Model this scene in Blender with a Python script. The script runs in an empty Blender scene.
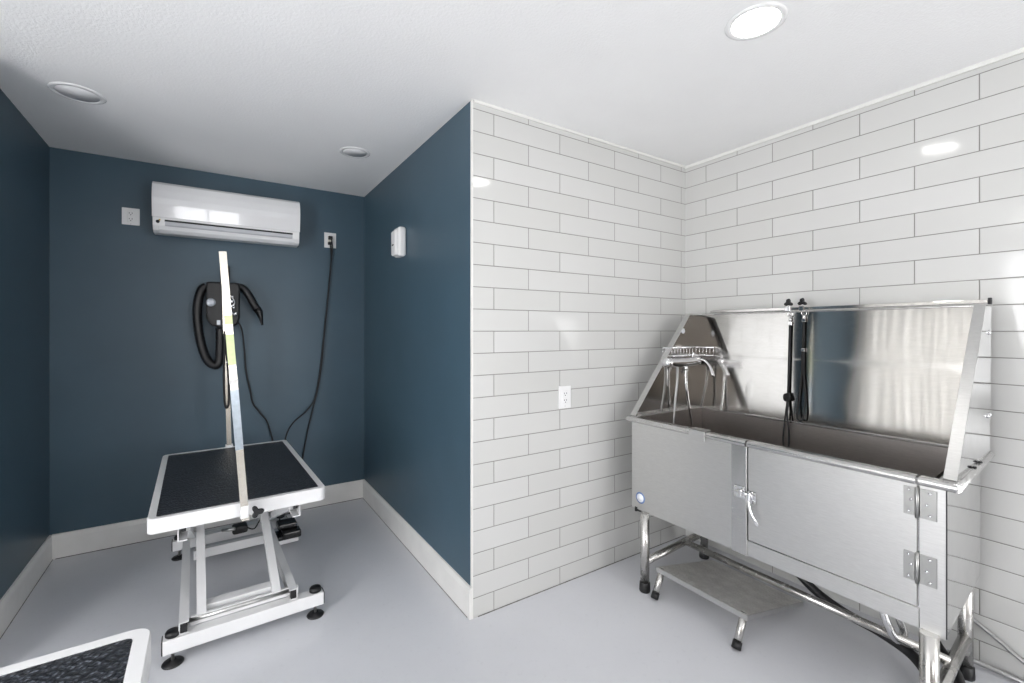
import bpy, bmesh, math, random
from mathutils import Vector, Matrix
random.seed(7)
C = bpy.context.scene.collection
S = bpy.context.scene
PI = math.pi

# ------------------------------------------------------------------ materials
def nmat(name):
    m = bpy.data.materials.new(name); m.use_nodes = True
    nt = m.node_tree; nt.nodes.clear()
    out = nt.nodes.new('ShaderNodeOutputMaterial'); b = nt.nodes.new('ShaderNodeBsdfPrincipled')
    nt.links.new(b.outputs[0], out.inputs[0])
    return m, nt, b
def noise(nt, scale, detail=3, rough=.5, coord='Object', stretch=None):
    tc = nt.nodes.new('ShaderNodeTexCoord'); n = nt.nodes.new('ShaderNodeTexNoise')
    n.inputs['Scale'].default_value = scale; n.inputs['Detail'].default_value = detail; n.inputs['Roughness'].default_value = rough
    src = tc.outputs[coord]
    if stretch:
        mp = nt.nodes.new('ShaderNodeMapping'); mp.inputs['Scale'].default_value = stretch
        nt.links.new(src, mp.inputs[0]); src = mp.outputs[0]
    nt.links.new(src, n.inputs['Vector']); return n
def ramp(nt, src, stops):
    r = nt.nodes.new('ShaderNodeValToRGB'); nt.links.new(src, r.inputs[0])
    e = r.color_ramp.elements
    while len(e) < len(stops): e.new(.5)
    for k, (p, c) in enumerate(stops):
        e[k].position = p; e[k].color = (*c, 1) if len(c) == 3 else c
    return r
def bump(nt, b, src, strength, dist=.001):
    n = nt.nodes.new('ShaderNodeBump'); n.inputs['Strength'].default_value = strength; n.inputs['Distance'].default_value = dist
    nt.links.new(src, n.inputs['Height']); nt.links.new(n.outputs[0], b.inputs['Normal']); return n
def mat(name, col, rough=.5, metal=0, var=.04, vscale=6, bs=0, bscale=60, bdist=.001, spec=.5, coat=0, stretch=None, detail=3):
    m, nt, b = nmat(name)
    n = noise(nt, vscale, detail, .6, stretch=stretch)
    lo = tuple(max(0, c*(1-var)) for c in col); hi = tuple(min(1, c*(1+var)) for c in col)
    r = ramp(nt, n.outputs['Fac'], [(.3, lo), (.7, hi)])
    nt.links.new(r.outputs[0], b.inputs['Base Color'])
    b.inputs['Roughness'].default_value = rough; b.inputs['Metallic'].default_value = metal
    b.inputs['Specular IOR Level'].default_value = spec; b.inputs['Coat Weight'].default_value = coat
    if bs: bump(nt, b, noise(nt, bscale, 4, .6, stretch=stretch).outputs['Fac'], bs, bdist)
    return m
def emit(name, col, s):
    m, nt, b = nmat(name)
    b.inputs['Base Color'].default_value = (.8,.8,.8,1)
    b.inputs['Emission Color'].default_value = (*col, 1); b.inputs['Emission Strength'].default_value = s
    return m
BLUE = (.047, .087, .119)
M = {}
M['blue'] = mat('blue_wall_paint', BLUE, .42, var=.07, vscale=2.2, bs=.25, bscale=170, bdist=.0012)
M['ceiling'] = mat('textured_ceiling_paint', (.86,.86,.86), .9, var=.012, vscale=3, bs=.55, bscale=95, bdist=.003)
M['plain'] = mat('off_white_wall_paint', (.80,.79,.77), .7, var=.03)
M['greige'] = mat('warm_greige_wall_paint', (.34,.30,.26), .6, var=.03)
M['base'] = mat('white_baseboard_paint', (.76,.75,.73), .38, var=.05, vscale=5, bs=.1, bscale=30)
M['grime'] = mat('grey_corner_grime', (.17,.165,.155), .9, var=.5, vscale=35)
M['caulk'] = mat('white_caulk', (.74,.74,.71), .6)
M['white_metal'] = mat('white_powder_coat', (.70,.70,.705), .32, var=.02, bs=.08, bscale=300)
M['white_plastic'] = mat('white_plastic', (.80,.80,.80), .25, var=.015)
M['gloss_plastic'] = mat('glossy_white_plastic', (.80,.80,.81), .09, var=.01, coat=.5)
M['grey_plastic'] = mat('light_grey_plastic', (.50,.51,.54), .3, var=.03)
M['ivory'] = mat('ivory_plastic', (.72,.70,.63), .4, var=.02)
M['black'] = mat('black_rubber', (.006,.006,.007), .45, var=.2)
M['black_gloss'] = mat('black_plastic', (.01,.01,.011), .22, var=.2)
M['dark'] = mat('dark_gap', (.02,.02,.022), .7)
M['chrome'] = mat('chrome', (.82,.82,.83), .07, 1, var=.02)
M['galv'] = mat('zinc_plate', (.50,.50,.49), .35, 1, var=.12, vscale=30)
M['strap'] = mat('black_webbing', (.012,.012,.013), .75, var=.3, vscale=300)
M['cord'] = mat('black_cord', (.006,.007,.009), .5)
M['grey_pipe'] = mat('grey_hose', (.33,.33,.33), .3, .6, var=.08)
M['sticker'] = mat('pale_green_label', (.58,.66,.36), .5, var=.08, vscale=40)
M['seal_blue'] = mat('blue_badge_ring', (.12,.20,.42), .4)
M['seal_white'] = mat('white_badge_face', (.82,.84,.88), .4)
M['badge_grey'] = mat('silver_badge', (.45,.48,.52), .3, .4)
M['yellow'] = mat('amber_logo', (.55,.38,.08), .4)
M['lens'] = mat('frosted_lens', (.74,.74,.75), .5)
M['sash'] = mat('white_window_frame', (.78,.78,.77), .4)
M['arm_metal'] = mat('polished_aluminium', (.72,.69,.62), .24, 1, var=.03, vscale=20)
M['arm_film'] = mat('blue_tinted_steel', (.42,.48,.54), .3, 1, var=.1, vscale=50)
M['lamp'] = emit('lit_lamp_lens', (1, .975, .94), 16)

def steel(name, col, rough, sx, bs=.015, wave=0.0, aniso=0):
    m, nt, b = nmat(name)
    n = noise(nt, 8, 5, .7, stretch=sx)
    r = ramp(nt, n.outputs['Fac'], [(.25, tuple(c*.88 for c in col)), (.75, tuple(min(1, c*1.06) for c in col))])
    nt.links.new(r.outputs[0], b.inputs['Base Color'])
    b.inputs['Metallic'].default_value = 1
    if aniso:
        tg = nt.nodes.new('ShaderNodeTangent'); tg.direction_type = 'RADIAL'; tg.axis = 'Z'; nt.links.new(tg.outputs[0], b.inputs['Tangent'])
        b.inputs['Anisotropic'].default_value = aniso; b.inputs['Anisotropic Rotation'].default_value = .25
    rr = nt.nodes.new('ShaderNodeMapRange'); nt.links.new(n.outputs['Fac'], rr.inputs[0])
    rr.inputs['To Min'].default_value = rough*.8; rr.inputs['To Max'].default_value = rough*1.25
    nt.links.new(rr.outputs[0], b.inputs['Roughness'])
    b1 = nt.nodes.new('ShaderNodeBump'); b1.inputs['Strength'].default_value = bs; b1.inputs['Distance'].default_value = .0006
    nt.links.new(n.outputs['Fac'], b1.inputs['Height'])
    if wave:
        w = noise(nt, 1.0, 1, .4, stretch=(2.2, 2.6, 1.3))
        b2 = nt.nodes.new('ShaderNodeBump'); b2.inputs['Strength'].default_value = 1; b2.inputs['Distance'].default_value = wave
        nt.links.new(w.outputs['Fac'], b2.inputs['Height']); nt.links.new(b1.outputs[0], b2.inputs['Normal'])
        nt.links.new(b2.outputs[0], b.inputs['Normal'])
    else: nt.links.new(b1.outputs[0], b.inputs['Normal'])
    return m
M['steel'] = steel('brushed_stainless', (.60,.595,.585), .25, (3, 3, 40), bs=.002)
M['steel_side'] = steel('polished_stainless_side', (.64,.64,.635), .10, (2, 2, 2), bs=.001, wave=.002)
M['steel_panel'] = steel('satin_stainless_front', (.60,.598,.59), .36, (4, 4, 50), bs=.004, wave=.002)
M['steel_back'] = steel('mirror_brushed_backsplash', (.58,.57,.555), .095, (1, 3, 30), bs=.002, wave=.005, aniso=.95)
M['hinge'] = mat('brushed_hinge_steel', (.40,.40,.39), .3, 1, var=.05)
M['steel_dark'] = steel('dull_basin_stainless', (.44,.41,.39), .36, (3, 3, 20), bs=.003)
M['steel_tube'] = steel('stainless_tube', (.56,.55,.53), .26, (1.5, 1.5, 1.5), bs=0)

def tile_mat(name, axis, sign, x0):
    m, nt, b = nmat(name)
    tc = nt.nodes.new('ShaderNodeTexCoord'); sp = nt.nodes.new('ShaderNodeSeparateXYZ')
    nt.links.new(tc.outputs['Object'], sp.inputs[0])
    a = nt.nodes.new('ShaderNodeMath'); a.operation = 'MULTIPLY_ADD'
    nt.links.new(sp.outputs[axis], a.inputs[0]); a.inputs[1].default_value = sign; a.inputs[2].default_value = -x0*sign
    zz = nt.nodes.new('ShaderNodeMath'); zz.operation = 'ADD'; nt.links.new(sp.outputs['Z'], zz.inputs[0]); zz.inputs[1].default_value = .1154
    cb = nt.nodes.new('ShaderNodeCombineXYZ'); nt.links.new(a.outputs[0], cb.inputs[0]); nt.links.new(zz.outputs[0], cb.inputs[1])
    br = nt.nodes.new('ShaderNodeTexBrick'); nt.links.new(cb.outputs[0], br.inputs['Vector'])
    br.offset = .5; br.offset_frequency = 2; br.squash = 1
    br.inputs['Scale'].default_value = 1; br.inputs['Mortar Size'].default_value = .0021; br.inputs['Mortar Smooth'].default_value = .3
    br.inputs['Brick Width'].default_value = .4044; br.inputs['Row Height'].default_value = .10356; br.inputs['Bias'].default_value = 0
    br.inputs['Color1'].default_value = (.57,.57,.555,1); br.inputs['Color2'].default_value = (.60,.60,.59,1)
    br.inputs['Mortar'].default_value = (.23,.225,.21,1)
    nt.links.new(br.outputs['Color'], b.inputs['Base Color'])
    r = nt.nodes.new('ShaderNodeMapRange'); nt.links.new(br.outputs['Fac'], r.inputs[0])
    r.inputs['To Min'].default_value = .09; r.inputs['To Max'].default_value = .8
    nt.links.new(r.outputs[0], b.inputs['Roughness'])
    br2 = nt.nodes.new('ShaderNodeTexBrick'); nt.links.new(cb.outputs[0], br2.inputs['Vector'])
    br2.offset = .5; br2.offset_frequency = 2
    br2.inputs['Scale'].default_value = 1; br2.inputs['Mortar Size'].default_value = .004; br2.inputs['Mortar Smooth'].default_value = 1
    br2.inputs['Brick Width'].default_value = .4044; br2.inputs['Row Height'].default_value = .10356
    inv = nt.nodes.new('ShaderNodeMath'); inv.operation = 'SUBTRACT'; inv.inputs[0].default_value = 1; nt.links.new(br2.outputs['Fac'], inv.inputs[1])
    b1 = nt.nodes.new('ShaderNodeBump'); b1.inputs['Strength'].default_value = .8; b1.inputs['Distance'].default_value = .0012
    nt.links.new(inv.outputs[0], b1.inputs['Height'])
    n = noise(nt, 5, 1, .4)
    b2 = nt.nodes.new('ShaderNodeBump'); b2.inputs['Strength'].default_value = 1; b2.inputs['Distance'].default_value = .0012
    nt.links.new(n.outputs['Fac'], b2.inputs['Height']); nt.links.new(b1.outputs[0], b2.inputs['Normal'])
    nt.links.new(b2.outputs[0], b.inputs['Normal'])
    return m
XC, YB, XR, YK, XL, H = .992, 1.8564, 2.5674, 3.6881, -.806, 2.41
M['tile_b'] = tile_mat('white_subway_tile_partition', 'X', 1, XC+.117)
M['tile_r'] = tile_mat('white_subway_tile_right', 'Y', -1, YB-.1487)

def floor_mat():
    m, nt, b = nmat('grey_epoxy_floor')
    n = noise(nt, 1.1, 4, .55)
    r = ramp(nt, n.outputs['Fac'], [(.25, (.60,.608,.64)), (.55, (.645,.653,.685)), (.8, (.68,.687,.715))])
    n2 = noise(nt, 40, 4, .7)
    mx = nt.nodes.new('ShaderNodeMix'); mx.data_type = 'RGBA'; mx.blend_type = 'MULTIPLY'; mx.inputs[0].default_value = .25
    r2 = ramp(nt, n2.outputs['Fac'], [(.28, (.75,.75,.76)), (.42, (1,1,1))])
    nt.links.new(r.outputs[0], mx.inputs[6]); nt.links.new(r2.outputs[0], mx.inputs[7])
    nt.links.new(mx.outputs[2], b.inputs['Base Color'])
    rr = nt.nodes.new('ShaderNodeMapRange'); nt.links.new(n.outputs['Fac'], rr.inputs[0])
    rr.inputs['To Min'].default_value = .16; rr.inputs['To Max'].default_value = .30
    nt.links.new(rr.outputs[0], b.inputs['Roughness'])
    bump(nt, b, noise(nt, 3.5, 2, .5).outputs['Fac'], .5, .002)
    return m
M['floor'] = floor_mat()

def mat_rubber(name):
    m, nt, b = nmat(name)
    tc = nt.nodes.new('ShaderNodeTexCoord')
    def weave(rot):
        mp = nt.nodes.new('ShaderNodeMapping'); mp.inputs['Rotation'].default_value = (0, 0, rot); nt.links.new(tc.outputs['Object'], mp.inputs[0])
        mp2 = nt.nodes.new('ShaderNodeMapping'); mp2.inputs['Scale'].default_value = (62, 88, 70); nt.links.new(mp.outputs[0], mp2.inputs[0])
        v = nt.nodes.new('ShaderNodeTexVoronoi'); v.inputs['Scale'].default_value = 1; v.inputs['Randomness'].default_value = .45
        nt.links.new(mp2.outputs[0], v.inputs['Vector']); return v.outputs['Distance']
    mn = nt.nodes.new('ShaderNodeMath'); mn.operation = 'MINIMUM'; nt.links.new(weave(PI/5), mn.inputs[0]); nt.links.new(weave(-PI/4), mn.inputs[1])
    n = noise(nt, 160, 3, .7)
    ad = nt.nodes.new('ShaderNodeMath'); ad.operation = 'MULTIPLY_ADD'; nt.links.new(n.outputs['Fac'], ad.inputs[0]); ad.inputs[1].default_value = .35; nt.links.new(mn.outputs[0], ad.inputs[2])
    r = ramp(nt, ad.outputs[0], [(.20, (.17,.185,.22)), (.40, (.016,.018,.024)), (.8, (.006,.007,.009))])  # pale bump tops paint highlights into the base colour
    nt.links.new(r.outputs[0], b.inputs['Base Color'])
    b.inputs['Roughness'].default_value = .38
    inv = nt.nodes.new('ShaderNodeMath'); inv.operation = 'SUBTRACT'; inv.inputs[0].default_value = 1; nt.links.new(ad.outputs[0], inv.inputs[1])
    bump(nt, b, inv.outputs[0], 1, .0045)
    return m
M['mat'] = mat_rubber('black_ribbed_rubber_mat')

def diamond_mat():
    m, nt, b = nmat('diamond_plate_stainless')
    tc = nt.nodes.new('ShaderNodeTexCoord'); mp = nt.nodes.new('ShaderNodeMapping')
    mp.inputs['Rotation'].default_value = (0, 0, PI/4); mp.inputs['Scale'].default_value = (26, 26, 26)
    nt.links.new(tc.outputs['Object'], mp.inputs[0])
    br = nt.nodes.new('ShaderNodeTexBrick'); nt.links.new(mp.outputs[0], br.inputs['Vector'])
    br.inputs['Scale'].default_value = 1; br.inputs['Brick Width'].default_value = 1; br.inputs['Row Height'].default_value = .5
    br.inputs['Mortar Size'].default_value = .16; br.inputs['Mortar Smooth'].default_value = 1
    n = noise(nt, 14, 4, .7)
    r = ramp(nt, n.outputs['Fac'], [(.3, (.60,.585,.56)), (.7, (.84,.83,.80))])
    nt.links.new(r.outputs[0], b.inputs['Base Color']); b.inputs['Metallic'].default_value = .75; b.inputs['Roughness'].default_value = .3
    inv = nt.nodes.new('ShaderNodeMath'); inv.operation = 'SUBTRACT'; inv.inputs[0].default_value = 1; nt.links.new(br.outputs['Fac'], inv.inputs[1])
    bump(nt, b, inv.outputs[0], 1, .006)
    return m
M['diamond'] = diamond_mat()
def blind_mat():
    m, nt, b = nmat('white_vinyl_blind')
    b.inputs['Base Color'].default_value = (.8,.79,.77,1); b.inputs['Roughness'].default_value = .6
    t = nt.nodes.new('ShaderNodeBsdfTranslucent'); t.inputs[0].default_value = (.85,.84,.82,1)
    mx = nt.nodes.new('ShaderNodeMixShader'); mx.inputs[0].default_value = .24
    out = [n for n in nt.nodes if n.type == 'OUTPUT_MATERIAL'][0]
    nt.links.new(b.outputs[0], mx.inputs[1]); nt.links.new(t.outputs[0], mx.inputs[2]); nt.links.new(mx.outputs[0], out.inputs[0])
    return m
M['blind'] = blind_mat()

# ------------------------------------------------------------------ mesh helpers
def box(bm, x0, x1, y0, y1, z0, z1, bev=0, seg=2):
    t = bmesh.new()
    v = [t.verts.new((x, y, z)) for x in (x0, x1) for y in (y0, y1) for z in (z0, z1)]
    for f in ((0,1,3,2),(4,6,7,5),(0,4,5,1),(2,3,7,6),(0,2,6,4),(1,5,7,3)): t.faces.new([v[i] for i in f])
    bmesh.ops.recalc_face_normals(t, faces=t.faces)
    if bev: bmesh.ops.bevel(t, geom=list(t.edges), offset=bev, segments=seg, affect='EDGES', profile=.5)
    merge(bm, t); return bm
def merge(bm, t, mtx=None):
    if mtx is not None: bmesh.ops.transform(t, matrix=mtx, verts=t.verts)
    mp = {}
    for v in t.verts: mp[v] = bm.verts.new(v.co)
    for f in t.faces:
        try: nf = bm.faces.new([mp[v] for v in f.verts]); nf.smooth = f.smooth
        except ValueError: pass
    t.free()
def prism(bm, pts, axis, a0, a1, bev=0):
    """extrude polygon pts (2-D) along axis from a0 to a1; a0/a1 may be functions of the 2-D point"""
    t = bmesh.new()
    def mk(p, a):
        a = a(p) if callable(a) else a
        return {'x': (a, p[0], p[1]), 'y': (p[0], a, p[1]), 'z': (p[0], p[1], a)}[axis]
    A = [t.verts.new(mk(p, a0)) for p in pts]; B = [t.verts.new(mk(p, a1)) for p in pts]
    t.faces.new(A); t.faces.new(list(reversed(B)))
    n = len(pts)
    for i in range(n): t.faces.new([A[i], B[i], B[(i+1) % n], A[(i+1) % n]])
    bmesh.ops.recalc_face_normals(t, faces=t.faces)
    if bev: bmesh.ops.bevel(t, geom=list(t.edges), offset=bev, segments=2, affect='EDGES', profile=.5)
    merge(bm, t); return bm
def tube(bm, pts, r, n=12, smooth=True, flat=None, close=False):
    """swept tube through pts; r number or list; flat=(w,h) gives an elliptical section"""
    pts = [Vector(p) for p in pts]; m = len(pts)
    rs = r if isinstance(r, (list, tuple)) else [r]*m
    tang = []
    for i in range(m):
        if close: d = pts[(i+1) % m]-pts[i-1]
        else: d = pts[min(i+1, m-1)]-pts[max(i-1, 0)]
        tang.append(d.normalized())
    up = Vector((0,0,1)) if abs(tang[0].z) < .9 else Vector((0,1,0))
    u = (up - tang[0]*up.dot(tang[0])).normalized(); rings = []
    for i in range(m):
        u = (u - tang[i]*u.dot(tang[i])).normalized(); w = tang[i].cross(u)
        ring = []
        for k in range(n):
            a = 2*PI*k/n
            cu, cw = math.cos(a)*rs[i], math.sin(a)*rs[i]
            if flat: cu, cw = math.cos(a)*flat[0], math.sin(a)*flat[1]
            ring.append(bm.verts.new(pts[i]+u*cu+w*cw))
        rings.append(ring)
    for i in range(m if close else m-1):
        A, B = rings[i], rings[(i+1) % m]
        for k in range(n):
            f = bm.faces.new([A[k], A[(k+1) % n], B[(k+1) % n], B[k]]); f.smooth = smooth
    if not close:
        bm.faces.new(list(reversed(rings[0]))); bm.faces.new(rings[-1])
    return bm
def bez(pts, n=8):
    """Catmull-Rom through points"""
    P = [Vector(p) for p in pts]; P = [P[0]*2-P[1]] + P + [P[-1]*2-P[-2]]; out = []
    for i in range(1, len(P)-2):
        for k in range(n):
            t = k/n; a, b, c, d = P[i-1], P[i], P[i+1], P[i+2]
            out.append(.5*((2*b)+(c-a)*t+(2*a-5*b+4*c-d)*t*t+(3*b-a-3*c+d)*t**3))
    out.append(P[-2]); return out
def lathe(bm, prof, loc=(0,0,0), axis='z', n=28, smooth=True):
    t = bmesh.new(); rings = []
    for r, h in prof:
        if r < 1e-6: rings.append([t.verts.new((0, 0, h))])
        else: rings.append([t.verts.new((r*math.cos(2*PI*k/n), r*math.sin(2*PI*k/n), h)) for k in range(n)])
    for A, B in zip(rings, rings[1:]):
        if len(A) == 1 and len(B) == 1: continue
        for k in range(n):
            j = (k+1) % n
            if len(A) == 1: f = t.faces.new([A[0], B[k], B[j]])
            elif len(B) == 1: f = t.faces.new([A[k], B[0], A[j]])
            else: f = t.faces.new([A[k], B[k], B[j], A[j]])
            f.smooth = smooth
    bmesh.ops.recalc_face_normals(t, faces=t.faces)
    R = {'z': Matrix(), 'x': Matrix.Rotation(PI/2, 4, 'Y'), 'y': Matrix.Rotation(-PI/2, 4, 'X'),
         '-x': Matrix.Rotation(-PI/2, 4, 'Y'), '-y': Matrix.Rotation(PI/2, 4, 'X'), '-z': Matrix.Rotation(PI, 4, 'X')}[axis]
    merge(bm, t, Matrix.Translation(loc) @ R); return bm
def knob(bm, loc, axis, r=.02, h=.02):
    """three-lobed star knob"""
    t = bmesh.new(); n = 36
    A = []; B = []; Cc = []
    for k in range(n):
        a = 2*PI*k/n; rr = r*(.72+.28*math.cos(3*a))
        A.append(t.verts.new((rr*math.cos(a)*.8, rr*math.sin(a)*.8, 0))); B.append(t.verts.new((rr*math.cos(a), rr*math.sin(a), h*.35)))
        Cc.append(t.verts.new((rr*math.cos(a)*.85, rr*math.sin(a)*.85, h)))
    for P, Q in ((A, B), (B, Cc)):
        for k in range(n): f = t.faces.new([P[k], P[(k+1) % n], Q[(k+1) % n], Q[k]]); f.smooth = True
    t.faces.new(list(reversed(A))); t.faces.new(Cc)
    R = {'z': Matrix(), '-y': Matrix.Rotation(PI/2, 4, 'X'), '-x': Matrix.Rotation(-PI/2, 4, 'Y'), 'x': Matrix.Rotation(PI/2, 4, 'Y')}[axis]
    merge(bm, t, Matrix.Translation(loc) @ R); return bm

def root_mtx(o):
    m = Matrix()
    ch = []
    while o is not None: ch.append(o); o = o.parent
    for q in reversed(ch): m = m @ (Matrix.Translation(q.location) @ Matrix.Rotation(q.rotation_euler.z, 4, 'Z'))
    return m
def obj(name, bm, m, parent=None, local=False):
    if parent is not None and not local: bmesh.ops.transform(bm, matrix=root_mtx(parent).inverted(), verts=bm.verts)
    me = bpy.data.meshes.new(name); bm.to_mesh(me); bm.free()
    o = bpy.data.objects.new(name, me); C.objects.link(o)
    ms = m if isinstance(m, (list, tuple)) else [m]
    for q in ms: me.materials.append(q)
    if parent is not None: o.parent = parent
    return o
def B(): return bmesh.new()
def thing(name, label, cat, loc=(0,0,0), rz=0, group=None):
    o = bpy.data.objects.new(name, None); C.objects.link(o); o.empty_display_size = .05
    o.location = loc; o.rotation_euler = (0,0,rz); o['label'] = label; o['category'] = cat
    if group: o['group'] = group
    return o
def tag(o, label, cat, group=None):
    o['label'] = label; o['category'] = cat
    if group: o['group'] = group
    return o
def struct(name, bm, m, parent=None):
    o = obj(name, bm, m, parent)
    if parent is None: o['kind'] = 'structure'
    return o

# ------------------------------------------------------------------ room shell
XW, YN, YP = -1.9, -2.6, 2.45           # far left wall, wall behind the camera, return of the left wall
T = .12
struct('floor', box(B(), XW-T, XR+T, YN-T, YK+T, -.1, 0), M['floor'])
struct('ceiling', box(B(), XW-T, XR+T, YN-T, YK+T, H, H+.1), M['ceiling'])
struct('wall_back', box(B(), XL-T, XC+T, YK, YK+T, 0, H), M['blue'])
# alcove left wall, very slightly out of square
struct('wall_left', prism(B(), [(XL-.012, YK), (XL-T, YK), (XL-T, YP), (XL+.012, YP)], 'z', 0, H), M['blue'])
struct('wall_left_return', box(B(), XW, XL-T, YP, YP+T, 0, H), M['blue'])
struct('wall_alcove_right', box(B(), XC, XC+.1, YB+.012, YK, 0, H), M['blue'])
struct('wall_tiled', box(B(), XC+.004, XR, YB, YB+.012, 0, H), M['tile_b'])
struct('wall_right', box(B(), XR, XR+T, YN, YB+.012, 0, H), M['tile_r'])
struct('trim_1', box(B(), XC-.002, XC+.004, YB-.002, YB+.014, 0, H), M['caulk'])
# wall behind the camera with a gridded window
wy0, wy1, wz0, wz1 = -.62, .36, .95, 2.05
vx0, vx1, vz0, vz1 = 1.42, 2.42, .25, 2.15
bm = B()
box(bm, XW, wy0, YN-T, YN, 0, H); box(bm, wy1, vx0, YN-T, YN, 0, H); box(bm, vx1, XR, YN-T, YN, 0, H)
box(bm, vx0, vx1, YN-T, YN, 0, vz0); box(bm, vx0, vx1, YN-T, YN, vz1, H)
box(bm, wy0, wy1, YN-T, YN, 0, wz0); box(bm, wy0, wy1, YN-T, YN, wz1, H)
struct('wall_rear', bm, M['greige'])
bm = B()
for k in range(5):
    x = wy0+(wy1-wy0)*k/4; w = .03 if k in (0, 4, 2) else .011
    box(bm, max(wy0, x-w), min(wy1, x+w), YN-.09, YN-.03, wz0, wz1)
for k in range(4):
    z = wz0+(wz1-wz0)*k/3; w = .03 if k in (0, 3) else .011
    box(bm, wy0, wy1, YN-.09, YN-.03, max(wz0, z-w), min(wz1, z+w))
struct('window_1', bm, M['sash'])
bm = B()
for a, b_ in ((vx0, vx0+.05), (vx1-.05, vx1)): box(bm, a, b_, YN-.09, YN-.03, vz0, vz1)
for a, b_ in ((vz0, vz0+.05), (1.18, 1.23), (vz1-.05, vz1)): box(bm, vx0, vx1, YN-.09, YN-.03, a, b_)
struct('fill_window', bm, M['sash'])  # unseen window added to brighten the tiled wall
# far left wall with a patio door and vertical blinds
dy0, dy1, dz1 = -.5, 2.36, 2.2
bm = B()
box(bm, XW-T, XW, YN, dy0, 0, H); box(bm, XW-T, XW, dy1, YP+T, 0, H); box(bm, XW-T, XW, dy0, dy1, dz1, H)
struct('wall_far_left', bm, M['greige'])
bm = B()
for y in (dy0, dy0+1.4, dy1-.06): box(bm, XW-.1, XW-.04, y, y+.06, 0, dz1)
box(bm, XW-.1, XW-.04, dy0, dy1, 0, .08); box(bm, XW-.1, XW-.04, dy0, dy1, dz1-.07, dz1)
struct('door_1', bm, M['sash'])
vb = thing('vertical_blind', 'white vertical blind hanging at the glass door on the left', 'blind', (XW+.03, (dy0+dy1)/2, 0))
obj('headrail', box(B(), XW+.01, XW+.06, dy0-.05, dy1+.05, dz1, dz1+.05, .004), M['white_plastic'], vb)
bm = B(); n = 14; by0 = 1.12
for k in range(n):
    y = by0+(k+.5)*(dy1+.04-by0)/n; a = .24+.03*math.sin(k*1.7)
    t_ = bmesh.new(); m_ = 6; hw = .050
    A = [[t_.verts.new((.006*(1-(2*q/m_-1)**2)+e, -hw+2*hw*q/m_, z)) for q in range(m_+1)] for e in (0, .0008) for z in (.03, dz1)]
    for q in range(m_):
        t_.faces.new([A[0][q], A[0][q+1], A[1][q+1], A[1][q]]); t_.faces.new([A[2][q+1], A[2][q], A[3][q], A[3][q+1]])
    merge(bm, t_, Matrix.Translation((XW+.05, y, 0)) @ Matrix.Rotation(a, 4, 'Z'))
obj('slats', bm, M['blind'], vb)

# baseboards (profile with an eased top)
def bb(name, p0, p1, inward):
    p0 = Vector(p0); p1 = Vector(p1); i = Vector(inward)
    bm = B(); prof = [(0, 0), (.015, 0), (.015, .118), (.012, .128), (.008, .142), (0, .144)]
    A = [bm.verts.new((p0.x+i.x*a, p0.y+i.y*a, z)) for a, z in prof]; Bv = [bm.verts.new((p1.x+i.x*a, p1.y+i.y*a, z)) for a, z in prof]
    bm.faces.new(A); bm.faces.new(list(reversed(Bv)))
    for k in range(len(prof)): bm.faces.new([A[k], Bv[k], Bv[(k+1) % len(prof)], A[(k+1) % len(prof)]])
    bmesh.ops.recalc_face_normals(bm, faces=bm.faces)
    return struct(name, bm, M['base'])
bb('baseboard_back', (XL, YK), (XC, YK), (0, -1))
bb('baseboard_left', (XL-.012, YK), (XL+.012, YP), (1, 0))
bb('baseboard_alcove_right', (XC, YK), (XC, YB), (-1, 0))
# dark joint between baseboard or tile and floor, and the pale bead under the tile
struct('trim_2', box(B(), XL+.016, XC-.016, YK-.0165, YK-.0145, 0, .004), M['grime'])
struct('trim_3', box(B(), XC-.0165, XC-.0145, YB+.02, YK-.015, 0, .003), M['grime'])
struct('trim_4', box(B(), XC+.03, XR-.01, YB-.003, YB, 0, .0035), M['grime'])
struct('trim_5', box(B(), XC+.01, XR, YB-.006, YB, H-.012, H), M['caulk'])
struct('trim_6', box(B(), XR-.008, XR, YN, YB, H-.016, H), M['caulk'])
struct('trim_8', prism(B(), [(XL+.004, YK-.0155), (XL+.006, YK-.0165), (XL+.029, YP), (XL+.026, YP)], 'z', 0, .003), M['grime'])

# ------------------------------------------------------------------ ceiling downlights
def downlight(x, y, r, lit, label, group=None):
    t = thing('ceiling_downlight', label, 'ceiling light', (x, y, H), 0, group)
    obj('trim_ring', lathe(B(), [(r*.76, -.001), (r*.80, -.004), (r*.93, -.0045), (r, -.001), (r, 0), (r*.76, 0)], (x, y, H)), M['white_plastic'], t)
    obj('lens', lathe(B(), [(0, -.003), (r*.77, -.003), (r*.77, 0), (0, 0)], (x, y, H)), M['lamp'] if lit else M['lens'], t)
downlight(1.57, .854, .098, True, 'lit round ceiling downlight above the dog washing tub')
downlight(-.526, 2.786, .098, False, 'unlit round downlight in the alcove ceiling, nearer the left wall')
downlight(.697, 2.798, .088, False, 'unlit round downlight in the alcove ceiling near the blue right wall')
downlight(-1.13, .94, .098, True, 'lit round ceiling downlight left of the camera', 'ceiling downlights outside the frame')
downlight(1.60, -.75, .098, True, 'lit round ceiling downlight behind the camera', 'ceiling downlights outside the frame')

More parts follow.
